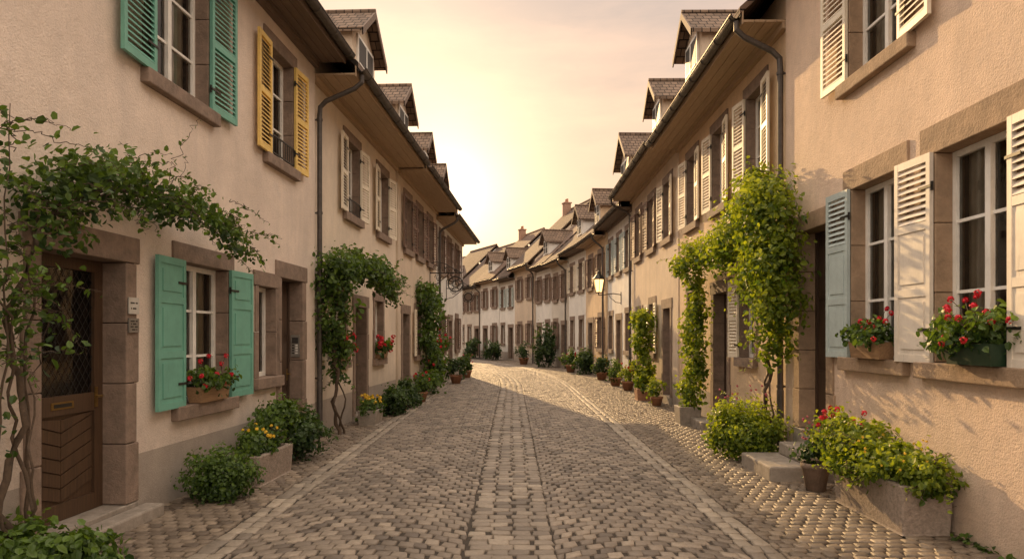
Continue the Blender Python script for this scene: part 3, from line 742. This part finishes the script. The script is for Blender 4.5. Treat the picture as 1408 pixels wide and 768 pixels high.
trough('long mossy stone trough with yellow flowers',-2.95,8.62,.36,1.05,.34,-.05,'granite')
plant('flowering_plant','small leafy plants with yellow flowers in stone trough','plant',(-2.98,8.6,.34),
 [(-2.98,8.4,.46,.2,.34,.15,900),(-2.98,8.85,.5,.2,.34,.17,900)],.045,'leaf',(),[(heads(-2.95,8.5,.46,.2,.4,.2,14),'yel',.016,.014)],tend=(8,.2,1))
trough('rectangular stone planter with yellow flowers',-2.72,14.0,.36,.62,.28,-.05,'step')
plant('flowering_plant','yellow flowering plants in a stone planter','plant',(-2.72,14,.28),[(-2.72,14,.36,.22,.36,.16,800)],.05,'leaf',(),[(heads(-2.72,14,.38,.2,.33,.2,22),'yel',.025,.02)])
spots=[(-2.5,16.4,.16,.24,'leafd',None),(-2.35,18.7,.18,.25,'leaf','red'),(-2.0,26.0,.22,.3,'leafd',None),(-1.85,29.5,.22,.3,'leaf','pink'),
 (3.5,17.6,.15,.22,'leafy',None),(3.6,22.6,.2,.28,'leafy','red'),(3.5,24.6,.2,.28,'leaf',None),(3.45,28.0,.22,.3,'leafd','yel'),(2.75,34.0,.25,.35,'leaf','red'),(.7,43.5,.3,.4,'leafd',None)]
cn={'red':'red','yel':'yellow','pink':'pink',None:'no'}
for (x,y,r,hh,mk,fc) in spots:
    pot('terracotta flower pot standing on cobbles by a wall',x,y,r,hh)
    sc=1+ .25*rnd.random()
    plant('potted_plant','bushy green potted plant with %s flowers'%cn[fc],'plant',(x,y,hh),[(x,y,hh+r*1.2*sc,r*1.5,r*1.6,r*1.5*sc,int(380+1200*r))],.06 if y<25 else .09,mk,(),
      [(heads(x,y,hh+r,r*1.2,r*1.2,r*1.9,8),fc,.03,.025)] if fc else ())
def flowerbox(house,ywin,z,w,mk,fc='red',big=1.0,off=.06,name='flower_box',n=1000,hn=18,leafk='leaf'):
    x=house.S(ywin); b=MB(); dd=.18; hh=.17
    vs=[];
    for (ww,d0,zz) in ((w-.06,.02,0),(w,0,hh),(w-.03,.015,hh),(w-.03,.015,hh-.04)):
        vs+=[(-ww/2,-dd+d0,zz),(ww/2,-dd+d0,zz),(ww/2,-d0,zz),(-ww/2,-d0,zz)]
    b.add(vs,[(0,1,2,3)]+[(o+k,o+(k+1)%4,o+4+(k+1)%4,o+4+k) for o in (0,4,8) for k in range(4)]+[(12,13,14,15)],0)
    ob(name,b.mesh(name,[mk]),None,house.W(x,off-.1,z+.003),house.rz,label='window box with %s flowers resting on a stone sill'%cn[fc],cat='flower box',group='flower boxes on window sills')
    c=house.W(x,off,z+hh); dv=house.d
    cl=[]
    for k in (-.36,0,.36): 
        q=c+dv*(w*k); cl.append((q.x,q.y,q.z+.08*big,.16*big,.22*big,.12*big,n//3))
    hs=[]
    for i in range(hn):
        q=c+dv*(w*rnd.uniform(-.7,.7)); sx=1 if house.side=='L' else -1
        hs.append((q.x+sx*rnd.uniform(-.05,.2)*big,q.y,q.z+rnd.uniform(.0,.34)*big))
    plant('geranium_plant','%s geraniums spilling over a window box'%cn[fc],'plant',c,cl,.05*big if ywin<16 else .08,leafk,
          [([tuple(c+dv*(h_[1]-c.y)*.6),h_],.004,.003) for h_ in hs[:12]] if ywin<12 else (),[(hs,fc,.03 if ywin<12 else .05,.018 if ywin<12 else .035)],group='geraniums in window boxes',loose=.3)
flowerbox(L1,8.15,.98,.7,'woodbox',n=700,hn=10)
flowerbox(R1,5.74,1.47,.62,'greenbox',n=700,hn=15,big=1.2,off=.1)
flowerbox(R1,7.48,1.47,.66,'woodbox',n=640,hn=12,big=1.1,off=.09)
flowerbox(L2,13.6,1.25,.7,'woodbox',n=600,hn=10); flowerbox(L2,16.7,1.2,.8,'woodbox',n=500,hn=12)
flowerbox(L4,26.4,1.15,.8,'woodbox',n=400,hn=6)

# grass and weeds at the wall feet
WP=[]
for i in range(900):
    sd_=rnd.random()<.5; y=rnd.uniform(4.2,30)
    base_=(xl(y)+.03) if sd_ else (xr(y)-.03)
    k=rnd.randrange(3,9); yy=y
    if math.sin(y*3.1+(0 if sd_ else 2))+math.sin(y*1.3)<.2: continue
    for j in range(k): WP.append((base_+(abs(rnd.gauss(0,.04)))*(1 if sd_ else -1),yy+rnd.gauss(0,.05),.02+abs(rnd.gauss(0,.03))))
WP=np.array(WP); V=leaf_arrays(WP,WP-np.array([0,0,.2]),.05,.9)
V=V.reshape(-1,3); F=[]
for i in range(len(WP)): F+= [(6*i,6*i+1,6*i+2,6*i+3),(6*i,6*i+3,6*i+4,6*i+5)]
me=bpy.data.meshes.new('weeds'); me.from_pydata(V.tolist(),[],F); me.materials.append(M['leaf'])
a=me.attributes.new('tint','FLOAT','POINT'); a.data.foreach_set('value',np.repeat(rng.uniform(0,.9,len(WP)),6).astype(np.float32))
ob('weeds',me,kind='stuff',label='small weeds growing along the foot of walls',cat='weeds')

# ------------------------------------------------------------------ hanging iron signs and wall lantern
def sign(house,y,z,shape,label):
    o=ob('hanging_sign',None,None,house.W(house.S(y),0,z),house.rz,label=label,cat='sign'); o.empty_display_size=.2
    b=MB(); b.tube([(0,0,0),(0,-1.05,0)],.018,6); b.tube([(0,0,-.4),(0,-.25,-.34),(0,-.6,-.06),(0,-.62,0)],.013,6); b.box(-.02,.02,-.02,0,-.45,.3)
    b.tube([(0,0,.3),(0,-.2,.36),(0,-.5,.3),(0,-.8,.12),(0,-1.05,0),(0,-1.12,.06),(0,-1.08,.14)],.013,6)
    for (yc,zc,r,sg) in ((-.25,.17,.13,1),(-.58,.13,.11,-1),(-.28,-.14,.12,1),(-.85,.07,.06,1)):
        b.tube([(0,yc+ r*(1-t/20)*math.cos(sg*t*.75),zc+r*(1-t/20)*math.sin(sg*t*.75)) for t in range(18)],.011,5)
    ob('bracket',b.mesh('bracket',['iron']),o)
    b=MB(); 
    b.tube([(0,-.68,0),(0,-.72,-.14)],.008,4); b.tube([(0,-1.0,0),(0,-.96,-.14)],.008,4)
    if shape=='disc':
        b.tube([(-.02,-.84,-.32),(.02,-.84,-.32)],.17,24); b.tube([(-.028,-.84,-.32),(.028,-.84,-.32)],.12,24,1)
        b.tube([(0,-.84+.21*math.cos(t*math.pi/12),-.32+.21*math.sin(t*math.pi/12)) for t in range(25)],.012,6)
    else:
        b.tube([(0,-.84+.24*math.cos(t*math.pi/12),-.36+.24*math.sin(t*math.pi/12)) for t in range(25)],.022,6)
        b.tube([(0,-.84+.1*math.cos(t*math.pi/8),-.36+.1*math.sin(t*math.pi/8)) for t in range(17)],.016,6)
        for k in range(6):
            a=k*math.pi/3; b.tube([(0,-.84+.1*math.cos(a),-.36+.1*math.sin(a)),(0,-.84+.24*math.cos(a),-.36+.24*math.sin(a))],.012,5)
    ob('sign_board',b.mesh('sign_board',['iron','soffitdark']),o)
sign(L3,23.6,3.75,'ring','openwork iron ring sign on scrolled wrought iron bracket')
sign(L4,27.4,3.5,'disc','round dark hanging sign on scrolled wrought iron bracket')
def lantern(house,y,z):
    o=ob('street_lamp',None,None,house.W(house.S(y),0,z),house.rz,label='lit wall lantern on a curved black iron bracket',cat='street lamp'); o.empty_display_size=.2
    b=MB(); b.box(-.03,.03,-.02,0,-.35,.1); b.tube([(0,0,0),(0,-.3,.04),(0,-.6,0),(0,-.82,-.02)],.018,6); b.tube([(0,0,-.3),(0,-.2,-.27),(0,-.4,-.1),(0,-.45,0)],.013,6)
    b.tube([(0,-.82,-.02),(0,-.82,.06)],.02,6)
    ob('bracket',b.mesh('bracket',['iron']),o)
    c=(0,-.82,.06); q=1.15
    def sq(r,z_): return [(c[0]+q*r*math.cos(math.pi/3*k),c[1]+q*r*math.sin(math.pi/3*k),c[2]+q*z_) for k in range(6)]
    b=MB(); b.add(sq(.1,.03)+sq(.17,.42),[(k,(k+1)%6,6+(k+1)%6,6+k) for k in range(6)]); ob('lamp_glass',b.mesh('lamp_glass',['lamp']),o)
    b=MB()
    lo=sq(.105,.02);hi=sq(.178,.43)
    for k in range(6): b.tube([lo[k],hi[k]],.01,4)
    b.lathe([(r*q,z_*q) for r,z_ in ((.0,0),(.11,.0),(.11,.03),(.0,.03))],6,0,c); b.lathe([(r*q,z_*q) for r,z_ in ((.2,.42),(.2,.45),(.07,.6),(.06,.66),(.02,.7),(.0,.8))],6,0,c)
    ob('lamp_cap',b.mesh('lamp_cap',['iron']),o)
lantern(hR4,26.3,3.2)

# ------------------------------------------------------------------ ground and paving
def world_uv(u,y):
    yy=np.asarray(y); c=np.where(yy<24,0,-.006*(yy-24)**2); s=np.where(yy<24,0,-.012*(yy-24)); q=np.sqrt(1+s*s)
    return c+u/q, yy-u*s/q
def strip(name,u0,u1,z,mk,y0=-30,y1=95):
    b=MB(); n=120; vs=[]
    for i in range(n+1):
        y=y0+(y1-y0)*i/n
        for u in (u0,u1):
            X,Y=world_uv(u,y); vs.append((float(X),float(Y),z))
    b.add(vs,[(2*i,2*i+1,2*i+3,2*i+2) for i in range(n)])
    return ob(name,b.mesh(name,[mk]),None,kind='structure')
b=MB(); b.add([(-900,-900,0),(900,-900,0),(900,900,0),(-900,900,0)],[(0,1,2,3)]); ob('ground',b.mesh('ground',['earth']),kind='structure')
strip('road_bed',-4.6,4.6,.004,'joint')
def setts(name,u0,u1,du,dv,P,A_,mk,y0=2.8,y1=62,gap=.0085,top=.022,stag=.5):
    nc=max(1,round((u1-u0)/du)); du=(u1-u0)/nc; nr=int((y1-y0)/dv)
    J,I=np.meshgrid(np.arange(nr),np.arange(-1,nc+1),indexing='ij'); J=J.ravel();I=I.ravel()
    st=np.where(J%2==0,0,stag)+rng.normal(size=J.size)*.05
    ul=u0+(I+st)*du; ur=ul+du; ul=np.clip(ul,u0,u1); ur=np.clip(ur,u0,u1); k=(ur-ul)>du*.35
    J=J[k];ul=ul[k];ur=ur[k]; v=y0+J*dv
    uc=(ul+ur)/2; keep=(uc>np.where(v<33,-3.95+.05*v,-3.6))&(uc<4.15); J=J[keep];ul=ul[keep];ur=ur[keep];v=v[keep];n=len(J)
    def arc(u):
        if P==0: return 0*u
        t=((u-u0)/P)%1.0; return A_*4*t*(1-t)
    jt=rng.normal(size=(n,4,2))*.0075
    cu=np.stack([ul+gap,ur-gap,ur-gap,ul+gap],1)+jt[:,:,0]; dvv=np.stack([v+gap,v+gap,v+dv-gap,v+dv-gap],1)+jt[:,:,1]
    cv=dvv+arc(np.clip(cu,u0+1e-3,u1-1e-3))
    mu=cu.mean(1,keepdims=True); mv=cv.mean(1,keepdims=True)
    zt=top+rng.normal(size=(n,1))*.0022; tilt=rng.normal(size=(n,4))*.0018
    rings=[]
    for sc,dz in ((1,-.03),(.97,-.0055),(.86,-.0005)):
        U=mu+(cu-mu)*sc; V=mv+(cv-mv)*sc; X,Y=world_uv(U,V); rings.append(np.stack([X,Y,zt+tilt+dz],2))
    X,Y=world_uv(mu,mv); ctr=np.stack([X,Y,zt+.0012],2)
    Vt=np.concatenate(rings+[ctr],1); base=np.arange(n)[:,None]*13
    F=[]
    for r in (0,4):
        for q in range(4): F.append(base+np.array([r+q,r+(q+1)%4,r+4+(q+1)%4,r+4+q]))
    F=np.concatenate(F).tolist(); T3=np.concatenate([base+np.array([8+q,8+(q+1)%4,12]) for q in range(4)]).tolist()
    me=bpy.data.meshes.new(name); me.from_pydata(Vt.reshape(-1,3).tolist(),[],F+T3); me.materials.append(M[mk])
    a=me.attributes.new('tint','FLOAT','POINT'); a.data.foreach_set('value',np.repeat(np.clip(rng.normal(size=n)*.3+.5,0,1),13).astype(np.float32))
    me.polygons.foreach_set('use_smooth',[True]*len(me.polygons))
    ob(name,me,None,kind='structure')
setts('road',-2.2,-.376,.14,.14,1.824,.3,'sett'); setts('road',.336,1.82,.14,.14,1.484,.26,'sett')
setts('road_centre_band',-.383,.343,.18,.14,0,0,'sett2',stag=.2)
setts('gutter_band',-2.47,-2.195,.137,.19,0,0,'sett4',stag=.1); setts('gutter_band',1.815,2.09,.137,.19,0,0,'sett4',stag=.1)
setts('pavement',-4.0,-2.465,.125,.12,0,0,'sett3',y1=45,gap=.008); setts('pavement',2.085,4.1,.125,.12,0,0,'sett3',y1=50,gap=.008)

# ------------------------------------------------------------------ light
AZ=math.radians(-12.5); EL=math.radians(17)
sd=Vector((math.sin(AZ)*math.cos(EL),math.cos(AZ)*math.cos(EL),math.sin(EL)))
sun=bpy.data.lights.new('sun','SUN'); sun.energy=5; sun.angle=math.radians(.5); sun.color=(1,.64,.29)
so=bpy.data.objects.new('sun',sun); COL.objects.link(so); so.rotation_euler=(-sd).to_track_quat('-Z','Y').to_euler(); so.location=(0,0,30)
w=bpy.data.worlds.new('World'); scene.world=w; w.use_nodes=True; nt=w.node_tree; bg=nt.nodes['Background']
sky=N(nt,'ShaderNodeTexSky'); sky.sky_type='NISHITA'; sky.sun_disc=False; sky.sun_elevation=EL; sky.sun_rotation=AZ
sky.dust_density=2; sky.air_density=1.0; sky.ozone_density=1
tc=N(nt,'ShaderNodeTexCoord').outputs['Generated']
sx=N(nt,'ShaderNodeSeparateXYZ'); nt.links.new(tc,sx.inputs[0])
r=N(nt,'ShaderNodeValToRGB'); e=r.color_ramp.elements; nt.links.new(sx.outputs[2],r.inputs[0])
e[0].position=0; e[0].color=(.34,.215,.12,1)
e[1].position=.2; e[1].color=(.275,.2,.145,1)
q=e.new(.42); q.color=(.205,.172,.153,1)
q=e.new(.66); q.color=(.76,.67,.58,1)  # overhead sky, out of view, brightened to fill the street walls
haze_fill=mix(nt,1.0,r.outputs[0],(30,30,30),'MULTIPLY')
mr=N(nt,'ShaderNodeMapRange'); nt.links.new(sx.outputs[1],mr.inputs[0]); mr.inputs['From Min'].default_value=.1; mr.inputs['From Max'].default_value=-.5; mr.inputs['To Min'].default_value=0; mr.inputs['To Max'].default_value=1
base=mix(nt,mr.outputs[0],haze_fill,(16.5,14.4,12.2))  # sky behind the camera also given added brightness as fill
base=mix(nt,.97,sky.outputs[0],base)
mp=N(nt,'ShaderNodeMapping'); mp.inputs['Scale'].default_value=(1.2,1.2,5); mp.inputs['Rotation'].default_value=(0,.12,0); nt.links.new(tc,mp.inputs['Vector'])
cl=ramp(nt,noise(nt,mp.outputs[0],2.4,8,.62),.4,.68)
base=mix(nt,mix(nt,.85,(0,0,0),cl),base,mix(nt,1.0,base,(1.45,1.28,1.15),'MULTIPLY'))
def glow(base,d,p,c):
    dp=N(nt,'ShaderNodeVectorMath',operation='DOT_PRODUCT'); nt.links.new(tc,dp.inputs[0]); dp.inputs[1].default_value=d
    mxn=N(nt,'ShaderNodeMath',operation='MAXIMUM'); mxn.inputs[1].default_value=0; nt.links.new(dp.outputs['Value'],mxn.inputs[0])
    pw=N(nt,'ShaderNodeMath',operation='POWER'); pw.inputs[1].default_value=p; nt.links.new(mxn.outputs[0],pw.inputs[0])
    return mix(nt,1.0,base,mix(nt,pw.outputs[0],(0,0,0),c),'ADD')
base=glow(base,sd,60,(4,2.8,1.3))
hd=Vector((math.sin(math.radians(-5)),math.cos(math.radians(-5)),math.tan(math.radians(11)))).normalized()
base=glow(base,hd,16,(2.2,1.0,.3)); base=glow(base,hd,60,(5.5,3.7,1.9)); base=glow(base,hd,400,(6,5.6,4.6))
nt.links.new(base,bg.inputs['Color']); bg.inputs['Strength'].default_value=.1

# ------------------------------------------------------------------ camera
cam=bpy.data.cameras.new('camera'); co=bpy.data.objects.new('camera',cam); COL.objects.link(co)
co.location=(0,0,1.7); co.rotation_euler=(math.radians(90),0,0)
cam.sensor_width=36; cam.lens=25.57; cam.shift_y=.0554; cam.clip_start=.05; cam.clip_end=3000
scene.camera=co
